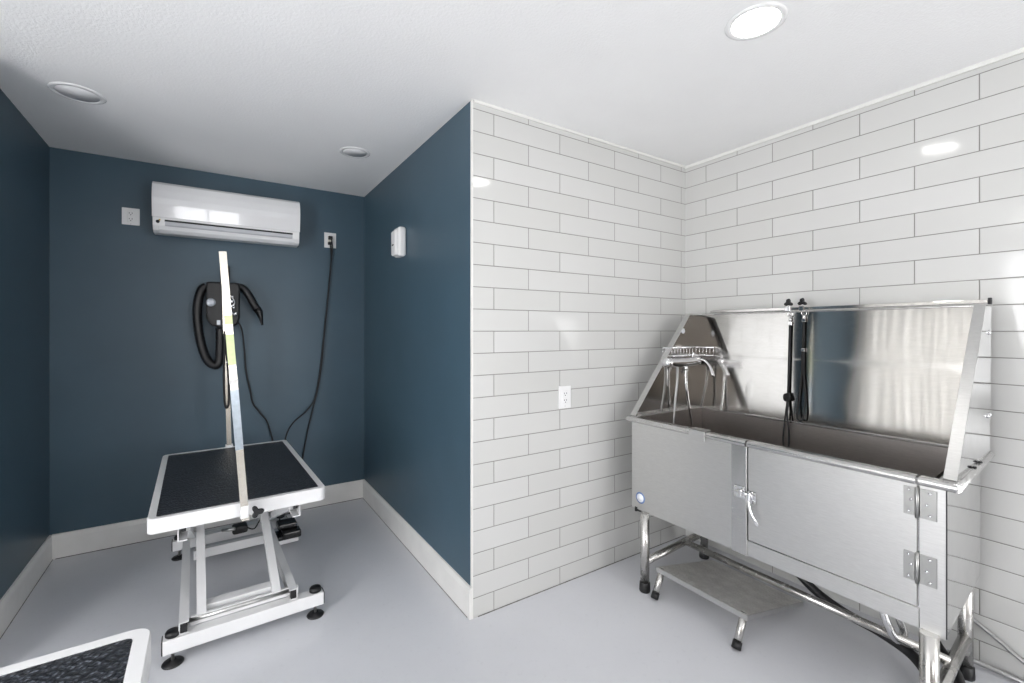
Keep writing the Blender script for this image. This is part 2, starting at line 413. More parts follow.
# ------------------------------------------------------------------ outlets
def outlet(x0, x1, z0, z1, wall, label, plugged=False, plate='white_plastic'):
    cx, cz = (x0+x1)/2, (z0+z1)/2; Y = wall
    t = thing('wall_outlet', label, 'outlet', (cx, Y, z0))
    obj('cover_plate', box(B(), x0, x1, Y-.006, Y, z0, z1, .002), M[plate], t)
    f = obj('receptacle', box(B(), cx-.017, cx+.017, Y-.009, Y-.004, cz-.034, cz+.034, .002), M['ivory' if plugged else 'white_plastic'], t)
    bm = B()
    for dz in (.018, -.018):
        for dx in (-.007, .007): box(bm, cx+dx-.0014, cx+dx+.0014, Y-.0096, Y-.0085, cz+dz-.001, cz+dz+.007)
        lathe(bm, [(0, 0), (.0028, 0), (.0028, .001), (0, .001)], (cx, Y-.0085, cz+dz-.008), '-y', 10)
    obj('slots', bm, M['dark'], f)
    obj('screw', lathe(B(), [(0, .001), (.002, .001), (.003, 0), (0, 0)], (cx, Y-.006, cz-.047 if plugged is False else cz-.047), '-y', 10), M['galv'], t)
    return t
outlet(-.495, -.408, 2.000, 2.106, YK, 'square white outlet on the blue wall, left of the air conditioner')
outlet(.689, .775, 1.974, 2.090, YK, 'white outlet with black plugs, right of the air conditioner', True)
outlet(1.503, 1.585, .925, 1.045, YB, 'white outlet on the white tiled wall beside the tub')

# ------------------------------------------------------------------ dispenser on the blue right wall
t = thing('air_freshener', 'small white dispenser on the blue wall right of the alcove', 'air freshener', (XC, 2.78, 1.8))
bm = B(); box(bm, XC-.052, XC+.0005, 2.720, 2.828, 1.800, 1.985, .018, 4); obj('back_case', bm, M['white_plastic'], t)
bm = B(); box(bm, XC-.070, XC-.030, 2.730, 2.818, 1.806, 1.965, .015, 4); obj('front_cover', bm, M['white_plastic'], t)
obj('nozzle_slot', box(B(), XC-.0715, XC-.068, 2.76, 2.79, 1.868, 1.876), M['dark'], t)

# ------------------------------------------------------------------ air conditioner
ax0, ax1 = -.329, .492
t = thing('air_conditioner', 'white split air conditioner mounted high on the blue back wall', 'air conditioner', (.08, YK, 1.94))
prof = [(YK, 2.262), (YK-.10, 2.262), (YK-.150, 2.254), (YK-.172, 2.235), (YK-.190, 2.18), (YK-.192, 2.12), (YK-.182, 2.035), (YK-.180, 2.030),
        (YK-.176, 1.985), (YK-.160, 1.957), (YK-.13, 1.945), (YK-.05, 1.945), (YK, 1.955)]
bm = prism(B(), prof, 'x', ax0, ax1, .004)
obj('body', bm, M['white_plastic'], t)
fp = [(YK-.10, 2.264), (YK-.152, 2.256), (YK-.178, 2.238), (YK-.193, 2.195), (YK-.1985, 2.150), (YK-.1965, 2.115), (YK-.1870, 2.034), (YK-.181, 2.034), (YK-.184, 2.18), (YK-.166, 2.23), (YK-.10, 2.258)]
obj('front_panel', prism(B(), fp, 'x', ax0-.002, ax1+.002, .0015), M['gloss_plastic'], t)
obj('outlet_slot', prism(B(), [(YK-.1825, 2.022), (YK-.1815, 2.010), (YK-.16, 2.010), (YK-.16, 2.022)], 'x', ax0+.06, ax1-.045), M['dark'], t)
obj('louver', prism(B(), [(YK-.187, 2.010), (YK-.186, 1.990), (YK-.180, 1.982), (YK-.172, 1.985), (YK-.17, 2.008)], 'x', ax0+.062, ax1-.047, .001), M['grey_plastic'], t)
obj('lower_lip', prism(B(), [(YK-.180, 1.980), (YK-.171, 1.962), (YK-.150, 1.945), (YK-.150, 1.955), (YK-.17, 1.975)], 'x', ax0+.03, ax1-.03, .001), M['gloss_plastic'], t)
bm = B(); lathe(bm, [(0, .004), (.009, .004), (.011, 0), (0, 0)], (ax0+.026, YK-.176, 2.008), '-y', 16)
obj('receiver_window', bm, M['dark'], t)
obj('logo_mark', lathe(B(), [(0, .003), (.005, .003), (.005, 0), (0, 0)], (ax0+.035, YK-.178, 2.018), '-y', 12), M['yellow'], t)

# ------------------------------------------------------------------ grooming tables
def chan(bm, x0, x1, y0, y1, z0, z1, open_x, th=.004):
    """C-channel running in y, open towards open_x (+1/-1)"""
    box(bm, x0, x1, y0, y1, z1-th, z1); box(bm, x0, x1, y0, y1, z0, z0+th)
    if open_x > 0: box(bm, x0, x0+th, y0, y1, z0+th, z1-th)
    else: box(bm, x1-th, x1, y0, y1, z0+th, z1-th)
def bar(bm, p, q, w, h):
    """rectangular bar from p to q, w along x, h perpendicular in the y-z plane"""
    p = Vector(p); q = Vector(q); d = (q-p).normalized(); x = Vector((1,0,0)); x = (x-d*x.dot(d)).normalized(); n = d.cross(x)
    vs = []
    for e in (p, q):
        for a, b in ((-1,-1),(1,-1),(1,1),(-1,1)): vs.append(bm.verts.new(e+x*a*w/2+n*b*h/2))
    for f in ((3,2,1,0),(4,5,6,7),(0,1,5,4),(1,2,6,5),(2,3,7,6),(3,0,4,7)): bm.faces.new([vs[i] for i in f])
def grooming_table(loc, rz, h, label, yoff, pedal=True, group=None):
    t = thing('grooming_table', label, 'grooming table', loc, rz, group)
    W, y0, y1 = .317, -.545+yoff, .545+yoff
    # frame: rounded-corner ring, mat inset
    def rr(w, a0, a1, r, n=6):
        pts = []; ox = -.026 if pedal else 0
        for cx, cy, s in ((w-r, a1-r, 0), (-w+r, a1-r, 1), (-w+r, a0+r, 2), (w-r, a0+r, 3)):
            for k in range(n+1):
                a = PI/2*(s+k/n); pts.append((cx+ox+r*math.cos(a), cy+r*math.sin(a)))
        return pts
    bm = B(); O = rr(W, y0, y1, .028); I = rr(W-.026, y0+.026, y1-.026, .012)
    n = len(O)
    lv = [([*O], h-.055), ([*O], h-.004), ([(x*.993, (y-yoff)*.996+yoff) for x, y in O], h), ([*I], h), ([*I], h-.006), ([(x*.9,(y-yoff)*.9+yoff) for x,y in I], h-.006)]
    lv = [([(x*.97, (y-yoff)*.985+yoff) for x, y in O], h-.055)] + lv
    R = [[bm.verts.new((x, y, z)) for x, y in P] for P, z in lv]
    for A, Bq in zip(R, R[1:]):
        for k in range(n): bm.faces.new([A[k], A[(k+1) % n], Bq[(k+1) % n], Bq[k]])
    bm.faces.new(list(reversed(R[0]))); bm.faces.new(R[-1])
    obj('tabletop_frame', bm, M['white_metal'], t, True)
    bm = B(); I2 = rr(W-.0265, y0+.0265, y1-.0265, .012)
    prism(bm, I2, 'z', h-.006, h-.001); obj('rubber_mat', bm, M['mat'], t, True)
    zt = h-.055
    # top rails (short channels hanging under the top) with black rollers
    for sx, x in ((-1, -.236), (1, .178)):
        bm = B(); chan(bm, x-.016, x+.016, y0+.06, y1-.06, zt-.072, zt-.004, -sx)
        o = obj('upper_track', bm, M['white_metal'], t, True)
        obj('roller', lathe(B(), [(0, -.008), (.015, -.008), (.015, .008), (0, .008)], (x-sx*.004, y0+.072, zt-.024), 'x', 18), M['black'], o, True)
    bm = B(); obj('top_crossbar', box(B(), -.24, .19, y0+.10, y0+.13, zt-.03, zt), M['white_metal'], t, True); obj('top_crossbar', box(B(), -.24, .19, y1-.13, y1-.10, zt-.03, zt), M['white_metal'], t, True)
    # base beams, end caps, feet
    for y in (-.515, .515):
        bm = box(B(), -.300, .300, y-.028, y+.028, .055, .112, .003); o = obj('base_beam', bm, M['white_metal'], t, True)
        obj('end_cap', box(B(), -.304, -.2995, y-.026, y+.026, .057, .110, .001), M['black'], o, True); obj('end_cap', box(B(), .2995, .304, y-.026, y+.026, .057, .110, .001), M['black'], o, True)
        for x in (-.268, .268):
            f = obj('levelling_foot', lathe(B(), [(0, 0), (.036, 0), (.038, .004), (.034, .009), (.014, .013), (.012, .017), (0, .017)], (x, y, 0)), M['black'], t, True)
            obj('bolt', lathe(B(), [(0, .016), (.006, .016), (.006, .113), (0, .113)], (x, y, 0), n=12), M['galv'], f, True)
            obj('hand_knob', lathe(B(), [(0, .112), (.021, .112), (.026, .116), (.026, .128), (.022, .134), (0, .135)], (x, y, 0)), M['black'], f, True)
    # lower side tracks
    for sx, x in ((-1, -.232), (1, .172)):
        bm = B(); chan(bm, x-.017, x+.017, -.53, .49, .113, .160, -sx)
        o = obj('lower_track', bm, M['white_metal'], t, True)
        obj('track_plug', box(B(), x-.012, x+.012, -.532, -.505, .118, .156, .003), M['black'], o, True)
    # scissor arms
    zl, zh = .137, zt-.028
    for sx, x, x2 in ((-1, -.172, -.205), (1, .110, .145)):
        bm = B(); bar(bm, (x, -.485, zl), (x, .47+yoff, zh), .034, .032); obj('scissor_arm', bm, M['white_metal'], t, True)
        bm = B(); bar(bm, (x2, .455, zl), (x2+sx*.02, y0+.09, zh), .030, .030); obj('scissor_arm', bm, M['white_metal'], t, True)
        obj('pivot_bolt', lathe(B(), [(0, -.03), (.011, -.03), (.011, .03), (0, .03)], ((x+x2)/2, -.02, (zl+zh)/2), 'x', 14), M['galv'], t, True)
    # cross pieces
    obj('cross_bar', box(B(), -.20, .20, .30, .335, .055, .105, .002), M['white_metal'], t, True)
    obj('cross_bar', box(B(), -.156, .094, -.44, -.385, .112, .158, .002), M['white_metal'], t, True)
    obj('cross_plate', box(B(), -.21, .20, -.486, -.470, .113, .150, .001), M['white_metal'], t, True)
    obj('axle', tube(B(), [(-.245, -.485, .137), (.185, -.485, .137)], .009, 12), M['galv'], t, True)
    # actuator and wiring
    a = obj('actuator', tube(B(), [(-.06, .40, .15), (.00, .36, .16)], .010, 14), M['galv'], t, True)
    obj('motor_housing', box(B(), -.01, .07, .38, .45, .113, .160, .012, 3), M['black'], a, True)
    obj('cable', tube(B(), bez([(.05, .40, .15), (.10, .36, .135), (.14, .38, .18), (.19, .45, .15)], 6), .004, 8), M['cord'], a, True)
    if pedal:
        p = obj('pedal_plate', box(B(), .205, .335, .28, .42, .03, .054, .002), M['white_metal'], t, True)
        bm = B(); box(bm, .225, .335, .32, .42, .10, .135, .01, 3); box(bm, .245, .35, .27, .355, .055, .10, .01, 3); box(bm, .21, .33, .28, .40, .052, .075, .006)
        obj('foot_pedal', bm, M['black_gloss'], p, True)
        bm = B(); tube(bm, [(.25, .43, .055), (.25, .43, .155), (.33, .43, .155), (.33, .43, .11)], .005, 8); obj('pedal_guard', bm, M['cord'], p, True)
    return t
gt = grooming_table((.102, 2.79, 0), .035, .63, 'white lift grooming table with black mat standing in the blue alcove', -.085)
grooming_table((-.412, .582, 0), .02, .76, 'white framed grooming table with black textured mat in the bottom left corner', 0, False)

# ------------------------------------------------------------------ grooming arms
def sqbar(bm, p, q, w):
    p = Vector(p); q = Vector(q); d = (q-p).normalized(); x = Vector((1,0,0)); x = (x-d*x.dot(d)).normalized(); n = d.cross(x); vs = []
    for e in (p, q):
        for a, b in ((-1,-1),(1,-1),(1,1),(-1,1)): vs.append(bm.verts.new(e+x*a*w/2+n*b*w/2))
    for f in ((3,2,1,0),(4,5,6,7),(0,1,5,4),(1,2,6,5),(2,3,7,6),(3,0,4,7)): bm.faces.new([vs[i] for i in f])
yf = 2.122
t = thing('leash_post', 'bright leaning metal post clamped to the front edge of the table', 'post', (.098, yf, .57))
def A1(z): k = (z-.63)/(1.652-.63); return (.093+(.0195-.093)*k, yf-.005+.03*k, z)
bm = B(); sqbar(bm, A1(.575), A1(1.17), .027); lp = obj('lower_post', bm, M['arm_metal'], t)
bm = B(); sqbar(bm, A1(.86), A1(1.10), .0282); obj('film_sleeve', bm, M['arm_film'], lp)
bm = B(); sqbar(bm, A1(1.17), A1(1.652), .026); up = obj('upper_post', bm, M['arm_metal'], t)
bm = B(); sqbar(bm, A1(1.362), A1(1.398), .0275); sqbar(bm, A1(1.20), A1(1.322), .0268); obj('tape_label', bm, M['sticker'], up)
bm = B(); sqbar(bm, A1(1.125), A1(1.142), .030); obj('collar', bm, M['galv'], t)
cl = obj('clamp_bracket', box(B(), .080, .110, yf-.020, yf+.012, .583, .634, .003), M['white_metal'], t)
bm = B(); knob(bm, (.136, yf-.022, .607), '-y', .027, .022); obj('clamp_knob', bm, M['black_gloss'], cl)
obj('clamp_screw', lathe(B(), [(0, 0), (.006, 0), (.006, .034), (0, .034)], (.136, yf+.01, .607), '-y', 10), M['galv'], cl)

yr = 3.262
t = thing('leash_post', 'thin metal post with black noose at the rear edge of the grooming table', 'post', (.062, yr, .57))
def A2(z): k = (z-.63)/1.05; return (.064-.028*k, yr, z)
bm = B(); sqbar(bm, A2(.572), A2(1.62), .025); obj('post', bm, M['arm_metal'], t)
obj('clamp_bracket', box(B(), .044, .084, yr-.018, yr+.020, .568, .640, .003), M['white_metal'], t)
bm = B(); sqbar(bm, A2(1.62), A2(1.672), .028); obj('end_cap', bm, M['black'], t)
x0, y0 = .058, yr-.03
bm = B(); tube(bm, bez([(.040, y0, 1.32), (.038, y0, 1.20), (.036, y0, 1.05), (.040, y0, .91), (.050, y0, .87), (.062, y0, .91), (.060, y0, 1.05), (.050, y0, 1.20), (.046, y0, 1.32)], 6), .006, 8)
box(bm, .036, .050, y0-.006, yr-.012, 1.315, 1.335)
lo = obj('noose', bm, M['strap'], t)
obj('noose_slider', box(B(), .046, .056, y0-.009, y0+.009, 1.14, 1.15, .002), M['chrome'], lo)

# ------------------------------------------------------------------ wall dryer
yd = YK-.10
t = thing('pet_dryer', 'black wall-hung pet dryer with looped hose below the air conditioner', 'dryer', (.05, YK, 1.35))
bm = B()
prof = [(-.058, 1.64), (-.054, 1.655), (.120, 1.655), (.132, 1.64), (.130, 1.42), (.115, 1.375), (.05, 1.345), (-.03, 1.37), (-.058, 1.42)]
prism(bm, prof, 'y', YK-.165, YK-.015, .012); obj('motor_case', bm, M['black'], t)
obj('mounting_bracket', box(B(), .02, .075, YK-.03, YK, 1.56, 1.78, .004), M['black'], t)
bd = obj('badge', lathe(B(), [(0, .003), (.024, .003), (.027, 0), (0, 0)], (-.032, YK-.165, 1.520), '-y', 20), M['badge_grey'], t)
pts = bez([(-.055, YK-.10, 1.63), (-.085, YK-.10, 1.60), (-.105, YK-.10, 1.50), (-.103, YK-.10, 1.38), (-.085, YK-.10, 1.25), (-.055, YK-.10, 1.15), (-.012, YK-.10, 1.105), (.012, YK-.10, 1.13), (.018, YK-.10, 1.22), (.02, YK-.10, 1.36)], 10)
bm = B(); rs = [.026+.0028*((i % 2)*2-1) for i in range(len(pts))]; tube(bm, pts, rs, 14); obj('hose', bm, M['black'], t)
bm = B(); tube(bm, bez([(.10, YK-.10, 1.64), (.15, YK-.10, 1.625), (.185, YK-.10, 1.58), (.215, YK-.10, 1.52), (.24, YK-.10, 1.475)], 8), .024, 14)
nz = obj('nozzle_hose', bm, M['black'], t)
obj('nozzle', tube(B(), [(.232, YK-.10, 1.49), (.248, YK-.10, 1.465), (.258, YK-.10, 1.42), (.266, YK-.10, 1.375)], [.026, .024, .014, .007], 14), M['black_gloss'], nz)
for dx, dz, r in ((.082, 1.53, .014), (.095, 1.49, .010), (.074, 1.465, .010), (.105, 1.45, .012), (.088, 1.56, .008)): obj('switch', lathe(B(), [(0, .012), (r*.7, .012), (r, 0), (0, 0)], (dx, YK-.165, dz), '-y', 14), M['chrome'], t)
obj('handle', tube(B(), bez([(.075, YK-.166, 1.57), (.100, YK-.18, 1.52), (.072, YK-.18, 1.48), (.11, YK-.166, 1.43)], 5), .005, 8), M['chrome'], t)
obj('tag', box(B(), .0, .02, YK-.167, YK-.160, 1.375, 1.405, .001), M['badge_grey'], t)
bm = B(); tube(bm, bez([(.12, YK-.06, 1.40), (.145, YK-.05, 1.34), (.160, YK-.03, 1.22), (.172, YK-.02, 1.05), (.20, YK-.015, .90), (.215, YK-.012, .82), (.26, YK-.02, .75), (.31, YK-.03, .66), (.36, YK-.05, .40), (.36, YK-.05, .22)], 8), .0055, 8)
obj('power_cord', bm, M['cord'], t)

# cords from the right-hand outlet
t = thing('power_cord', 'black power cords hanging from the outlet right of the air conditioner', 'cord', (.735, YK, .2))
bm = B(); box(bm, .715, .745, YK-.035, YK-.0100, 2.035, 2.062, .004); box(bm, .713, .738, YK-.030, YK-.0100, 1.995, 2.017, .004)
obj('plug', bm, M['black'], t)
bm = B(); tube(bm, bez([(.735, YK-.034, 2.045), (.742, YK-.03, 1.98), (.738, YK-.02, 1.90), (.722, YK-.015, 1.70), (.700, YK-.012, 1.45), (.675, YK-.012, 1.20), (.655, YK-.012, 1.02), (.62, YK-.02, .83), (.56, YK-.03, .74), (.47, YK-.06, .67), (.42, YK-.10, .60), (.39, YK-.15, .48), (.36, YK-.2, .25), (.33, YK-.22, .1)], 8), .0055, 8)
obj('cord', bm, M['cord'], t)
bm = B(); tube(bm, bez([(.728, YK-.03, 2.0), (.735, YK-.022, 1.88), (.712, YK-.025, 1.60), (.686, YK-.025, 1.35), (.668, YK-.025, 1.10), (.640, YK-.022, .90), (.612, YK-.02, .78), (.575, YK-.02, .62), (.54, YK-.02, .42), (.50, YK-.05, .15), (.44, YK-.08, .012)], 8), .005, 8)
obj('cord', bm, M['cord'], t)

# ------------------------------------------------------------------ dog wash tub
XF, XB = 1.860, 2.470
YL, YRt = 1.675, .431
def yr_body(x): return .431+(x-1.86)*.068
def yr_rim(x): return .402+(x-1.84)*.072
def yr_pan(x): return .413+(x-1.885)*.055
Z0, ZR = .395, .875
tub = thing('dog_wash_tub', 'stainless steel dog washing tub with backsplash in the tiled corner', 'tub', (2.15, 1.05, 0))
# body outer shell (sides, back, bottom) with the open basin inside
def ring_prism(bm, outer, inner, z0, z1):
    n = len(outer); rings = [[bm.verts.new((x, y, z)) for x, y in P] for P, z in ((outer, z0), (outer, z1), (inner, z1), (inner, z0))]
    for a in range(4):
        A, Q = rings[a], rings[(a+1) % 4]
        for k in range(n): bm.faces.new([A[k], A[(k+1) % n], Q[(k+1) % n], Q[k]])
    bmesh.ops.recalc_face_normals(bm, faces=bm.faces)
xa = XF+.006
out = [(xa, YL), (xa, yr_body(xa)), (XB-.004, yr_body(XB)), (XB-.004, YL)]
inn = [(xa+.004, YL-.004), (xa+.004, yr_body(xa)+.004), (XB-.008, yr_body(XB)+.004), (XB-.008, YL-.004)]
bm = B(); ring_prism(bm, out, inn, Z0, ZR-.004); obj('outer_shell', bm, M['steel_side'], tub)
# basin
bo = [(1.905, 1.655), (1.905, yr_body(1.9)+.03), (2.446, yr_body(XB)+.03), (2.446, 1.655)]
bi = [(1.935, 1.62), (1.935, .50), (2.43, .53), (2.43, 1.62)]
bm = B()
R = [[bm.verts.new((x, y, z)) for x, y in P] for P, z in ((bo, ZR), (bo, .56), (bi, .50))]
for A, Q in zip(R, R[1:]):
    for k in range(4): bm.faces.new([A[k], A[(k+1) % 4], Q[(k+1) % 4], Q[k]])
cv = bm.verts.new((2.25, .95, .47))
for k in range(4): bm.faces.new([R[2][k], R[2][(k+1) % 4], cv])
bmesh.ops.recalc_face_normals(bm, faces=bm.faces)
for f in bm.faces: f.normal_flip()
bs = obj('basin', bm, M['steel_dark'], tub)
obj('drain', lathe(B(), [(0, .004), (.035, .004), (.042, 0), (0, 0)], (2.25, .95, .472)), M['chrome'], bs)
# fixed left front panel, bottom strip, right post
SY0, SY1 = 1.046, 1.114        # strap plate
DY0, DY1 = .498, 1.041         # door
def fr(y0, y1, z0, z1, x0=XF, x1=XF+.006, bev=.001): return box(B(), x0, x1, y0, y1, z0, z1, bev)
obj('front_panel', fr(SY1-.01, YL, Z0, ZR-.006), M['steel_panel'], tub)
obj('jamb_plate', fr(SY0, SY1, Z0, ZR+.004, XF-.007, XF+.004, .002), M['steel'], tub)
obj('sill_panel', fr(DY0-.004, SY0, Z0, .458), M['steel_panel'], tub)
obj('corner_post', prism(B(), [(XF, YRt), (XF, DY0-.006), (XF+.006, DY0-.006), (XF+.006, YRt)], 'z', Z0-.002, ZR-.006), M['steel_panel'], tub)
obj('side_seam', box(B(), XF+.002, XF+.006, YRt-.0025, YRt+.001, Z0, ZR-.01), M['dark'], tub)
# dark sheet painting in the shade behind the door gaps
obj('door_gap_shade', box(B(), XF+.0062, XF+.012, DY0-.012, SY0+.004, .445, ZR-.01), M['dark'], tub)
# door with own rolled top
d = obj('door', fr(DY0, DY1, .463, ZR-.006, XF-.002, XF+.005, .0015), M['steel_panel'], tub)
# rolled rim along the front, the sides and the splash seam
def rim(y0, y1, nm, par, x=XF-.014):
    bm = B(); prof = [(x+.034, ZR-.003), (x+.034, ZR+.002), (x+.010, ZR+.003)]
    for k in range(9):
        a = PI/2+PI*k/8; prof.append((x+.010+.014*math.cos(a), ZR-.011+.014*math.sin(a)))
    prof += [(x+.014, ZR-.024)]
    pts = prof; t_ = prism(bm, pts, 'y', y0, y1)
    for f in bm.faces: f.smooth = False
    return obj(nm, bm, M['steel'], par)
rim(SY1+.001, 1.700, 'front_rim', tub)
rim(DY0+.001, DY1-.001, 'door_rim', d)
rim(.402, DY0-.006, 'front_rim', tub)
rim(SY0, SY1, 'jamb_rim', tub, XF-.018)
def ledge(bm, P): prism(bm, P, 'z', ZR-.003, ZR+.003)
bm = B(); prism(bm, [(1.885, 1.71), (1.885, 1.66), (XB, 1.66), (XB, 1.71)], 'z', ZR-.016, ZR+.003, .002)
prism(bm, [(1.85, .402), (1.85, .45), (XB+.02, .50), (XB+.02, yr_rim(XB+.02))], 'z', ZR-.02, ZR+.003, .004)
prism(bm, [(2.442, .49), (2.442, 1.69), (2.458, 1.69), (2.458, .49)], 'z', ZR-.008, ZR+.003, .001)
ll = obj('side_ledge', bm, M['steel'], tub)
tube(bm := B(), [(1.848, .404, ZR-.010), (2.480, yr_rim(2.480), ZR-.010)], .013, 14); obj('rolled_edge', bm, M['steel'], ll)
# backsplash panels
bk = obj('backsplash', prism(B(), [(2.452, ZR), (2.456, ZR), (2.486, 1.432), (2.482, 1.432)], 'y', .452, 1.702), M['steel_back'], tub)
obj('top_fold', box(B(), 2.474, 2.498, .450, 1.702, 1.430, 1.437, .002), M['steel'], bk)
LP = [(1.885, ZR+.003), (2.458, ZR+.003), (2.486, 1.435), (2.362, 1.435)]
pl = obj('splash_side', prism(B(), LP, 'y', 1.701, 1.705), M['steel_back'], tub)
pr = obj('splash_side', prism(B(), LP, 'y', lambda p: yr_pan(p[0]), lambda p: yr_pan(p[0])+.004), M['steel_side'], tub)
def flange(y0f, y1f, par):
    a = Vector((1.885, ZR+.003)); b = Vector((2.362, 1.435)); n = Vector((-(b-a).y, (b-a).x)).normalized()*.004
    bm = B(); t_ = bmesh.new(); vs = []
    for p in (a, b, b+n, a+n): vs.append((p.x, p.y))
    prism(bm, vs, 'y', y0f, y1f, .001); bm2 = bm
    c = [(2.36, 1.432), (2.488, 1.432), (2.488, 1.436), (2.36, 1.436)]
    prism(bm, c, 'y', y0f, y1f, .001)
    return obj('flange', bm, M['steel_panel'], par)
flange(1.672, 1.706, pl); flange(lambda p: yr_pan(p[0])-.002, lambda p: yr_pan(p[0])+.030, pr)
# vertical seam and rivets on the outer side
bm = B()
for x, z in ((2.43, 1.33), (2.44, 1.02), (2.40, 1.02)): obj('rivet', lathe(B(), [(0, .006), (.007, .006), (.009, 0), (0, 0)], (x, yr_pan(x), z), '-y', 12), M['chrome'], pr)
bm = B()
for x in (2.12, 2.22): obj('bolt', lathe(B(), [(0, .005), (.005, .005), (.006, 0), (0, 0)], (x, yr_pan(x)-.006, ZR+.003), 'z', 12), M['dark'], ll)
# badges
bm = B(); lathe(bm, [(0, .0015), (.029, .0015), (.030, 0), (0, 0)], (XF, 1.617, .460), '-x', 32); bg = obj('round_badge', bm, M['seal_blue'], tub)
obj('badge_face', lathe(B(), [(0, .0022), (.022, .0022), (.022, 0), (0, 0)], (XF, 1.617, .460), '-x', 32), M['seal_white'], bg)
obj('small_badge', lathe(B(), [(0, .002), (.016, .002), (.016, 0), (0, 0)], (2.33, 1.701, 1.335), '-y', 20), M['seal_white'], pl)
# clip plate over the rim
bm = B(); box(bm, XF-.021, XF-.017, 1.232, 1.312, ZR-.040, ZR+.008, .0008); box(bm, XF-.021, XF+.03, 1.232, 1.312, ZR+.004, ZR+.008, .0008); obj('rim_clip', bm, M['steel_panel'], tub)
# hinges
for zc in (.795, .588):
    bm = B(); x = XF-.005
    box(bm, x, x+.0025, .503, .531, zc-.045, zc+.045, .001); box(bm, x+.001, x+.0045, .450, .491, zc-.048, zc+.045, .001)
    tube(bm, [(x-.001, .497, zc-.05), (x-.001, .497, zc+.047)], .0055, 12)
    hg = obj('hinge', bm, M['hinge'], tub)
    for yy, zz in ((.518, .034), (.512, .004), (.518, -.034), (.466, .034), (.474, -.004), (.466, -.036)): obj('screw', lathe(B(), [(0, .002), (.003, .0018), (.0045, 0), (0, 0)], (x, yy, zc+zz), '-x', 10), M['chrome'], hg)
# latch
bm = B(); x = XF-.011; ly = .038
box(bm, x, x+.003, 1.052, 1.098, .632, .682, .001); box(bm, x+.002, x+.005, .006+1.000, 1.040, .622, .672, .001)
tube(bm, [(x-.008, 1.088, .662), (x-.008, 1.013, .655)], .006, 10); box(bm, x-.016, x, 1.022, 1.036, .632, .668, .003); box(bm, x-.014, x, 1.058, 1.072, .640, .672, .003)
lt = obj('latch', bm, M['chrome'], tub)
for yy, zz in ((1.092, .676), (1.058, .676), (1.092, .638), (1.012, .666), (1.012, .628)): obj('screw', lathe(B(), [(0, .003), (.004, .002), (.005, 0), (0, 0)], (x-.0, yy, zz), '-x', 10), M['galv'], lt)
bm = B(); tube(bm, bez([(x-.012, 1.030, .635), (x-.020, 1.018, .60), (x-.020, .998, .565), (x-.014, .990, .545)], 5), .0045, 8, flat=(.007, .003)); obj('latch_lever', bm, M['chrome'], lt)
# rail with clamps
rl = obj('grooming_rail', box(B(), 2.448, 2.468, .448, 1.60, 1.441, 1.456, .002), M['steel_back'], tub)
obj('rail_end', box(B(), 2.446, 2.470, .441, .449, 1.438, 1.462, .001), M['dark'], rl)
for y in (1.165, 1.100):
    bm = B(); box(bm, 2.442, 2.474, y-.012, y+.012, 1.436, 1.461, .002); c_ = obj('rail_clamp', bm, M['chrome'], tub)
    bm = B(); knob(bm, (2.464, y, 1.479), '-x', .023, .022); obj('clamp_knob', bm, M['black_gloss'], c_)
# legs, feet and rails of the stand
LX, RXb = 1.842, 2.405
legs = [(LX, 1.572), (LX+.006, .466), (RXb, 1.612), (RXb+.018, .505)]
for i, (x, y) in enumerate(legs):
    l = obj('leg', tube(B(), [(x, y, .02), (x, y, Z0+.005)], .0225 if i != 1 else .024, 22), M['steel_tube'], tub)
    obj('foot_cap', lathe(B(), [(0, 0), (.026, 0), (.028, .006), (.026, .046), (.0228, .048), (0, .048)], (x, y, 0)), M['black'], l)
obj('bracing_tube', tube(B(), [legs[0][:1]+(legs[0][1], .150), (legs[2][0], legs[2][1], .150)], .019, 18), M['steel_tube'], tub)
obj('bracing_tube', tube(B(), [(legs[1][0], legs[1][1], .155), (legs[3][0], legs[3][1], .155)], .019, 18), M['steel_tube'], tub)
obj('long_brace', tube(B(), [(2.17, 1.578, .168), (2.17, .488, .168)], .0165, 18), M['steel_tube'], tub)
bm = B(); box(bm, 1.855, 1.868, 1.60, 1.650, Z0-.008, Z0-.001, .001); lathe(bm, [(0, 0), (.008, 0), (.008, .022), (0, .022)], (1.86, 1.645, Z0-.012), 'z', 12); obj('adjuster', bm, M['dark'], tub)
bm = B(); box(bm, 1.88, 2.45, .50, 1.60, Z0-.004, Z0+.002); obj('underside', bm, M['steel'], tub)
# faucet
fz = 1.150; fy = 1.640
bm = B()
tube(bm, bez([(2.120, fy, fz+.008), (2.15, fy, fz+.006), (2.24, fy, fz+.004), (2.33, fy, fz+.006), (2.38, fy-.004, fz+.012)], 5), .026, 16)
lathe(bm, [(0, 0), (.026, 0), (.026, .03), (.018, .034), (0, .034)], (2.09, fy, fz+.008), 'x', 18)
for x in (2.16, 2.31): lathe(bm, [(0, 0), (.028, 0), (.022, .012), (.014, .016), (.014, .062), (0, .062)], (x, 1.701, fz+.004), '-y', 18)
fc = obj('faucet', bm, M['chrome'], tub)
bm = B(); tube(bm, bez([(2.36, fy, fz+.020), (2.40, fy-.03, fz+.012), (2.40, fy-.07, fz-.025), (2.39, fy-.095, fz-.075)], 6), .011, 12, flat=(.008, .018)); obj('lever_handle', bm, M['chrome'], fc)
bm = B(); lathe(bm, [(0, 0), (.011, 0), (.011, .03), (0, .03)], (2.272, fy, fz-.045), 'z', 14); obj('hose_nut', bm, M['chrome'], fc)
bm = B(); tube(bm, bez([(2.272, fy, fz-.03), (2.272, fy, 1.05), (2.282, fy-.004, .95), (2.305, fy-.012, .82), (2.33, fy-.02, .66), (2.345, fy-.03, .54)], 8), .0075, 10); obj('shower_hose', bm, M['chrome'], fc)
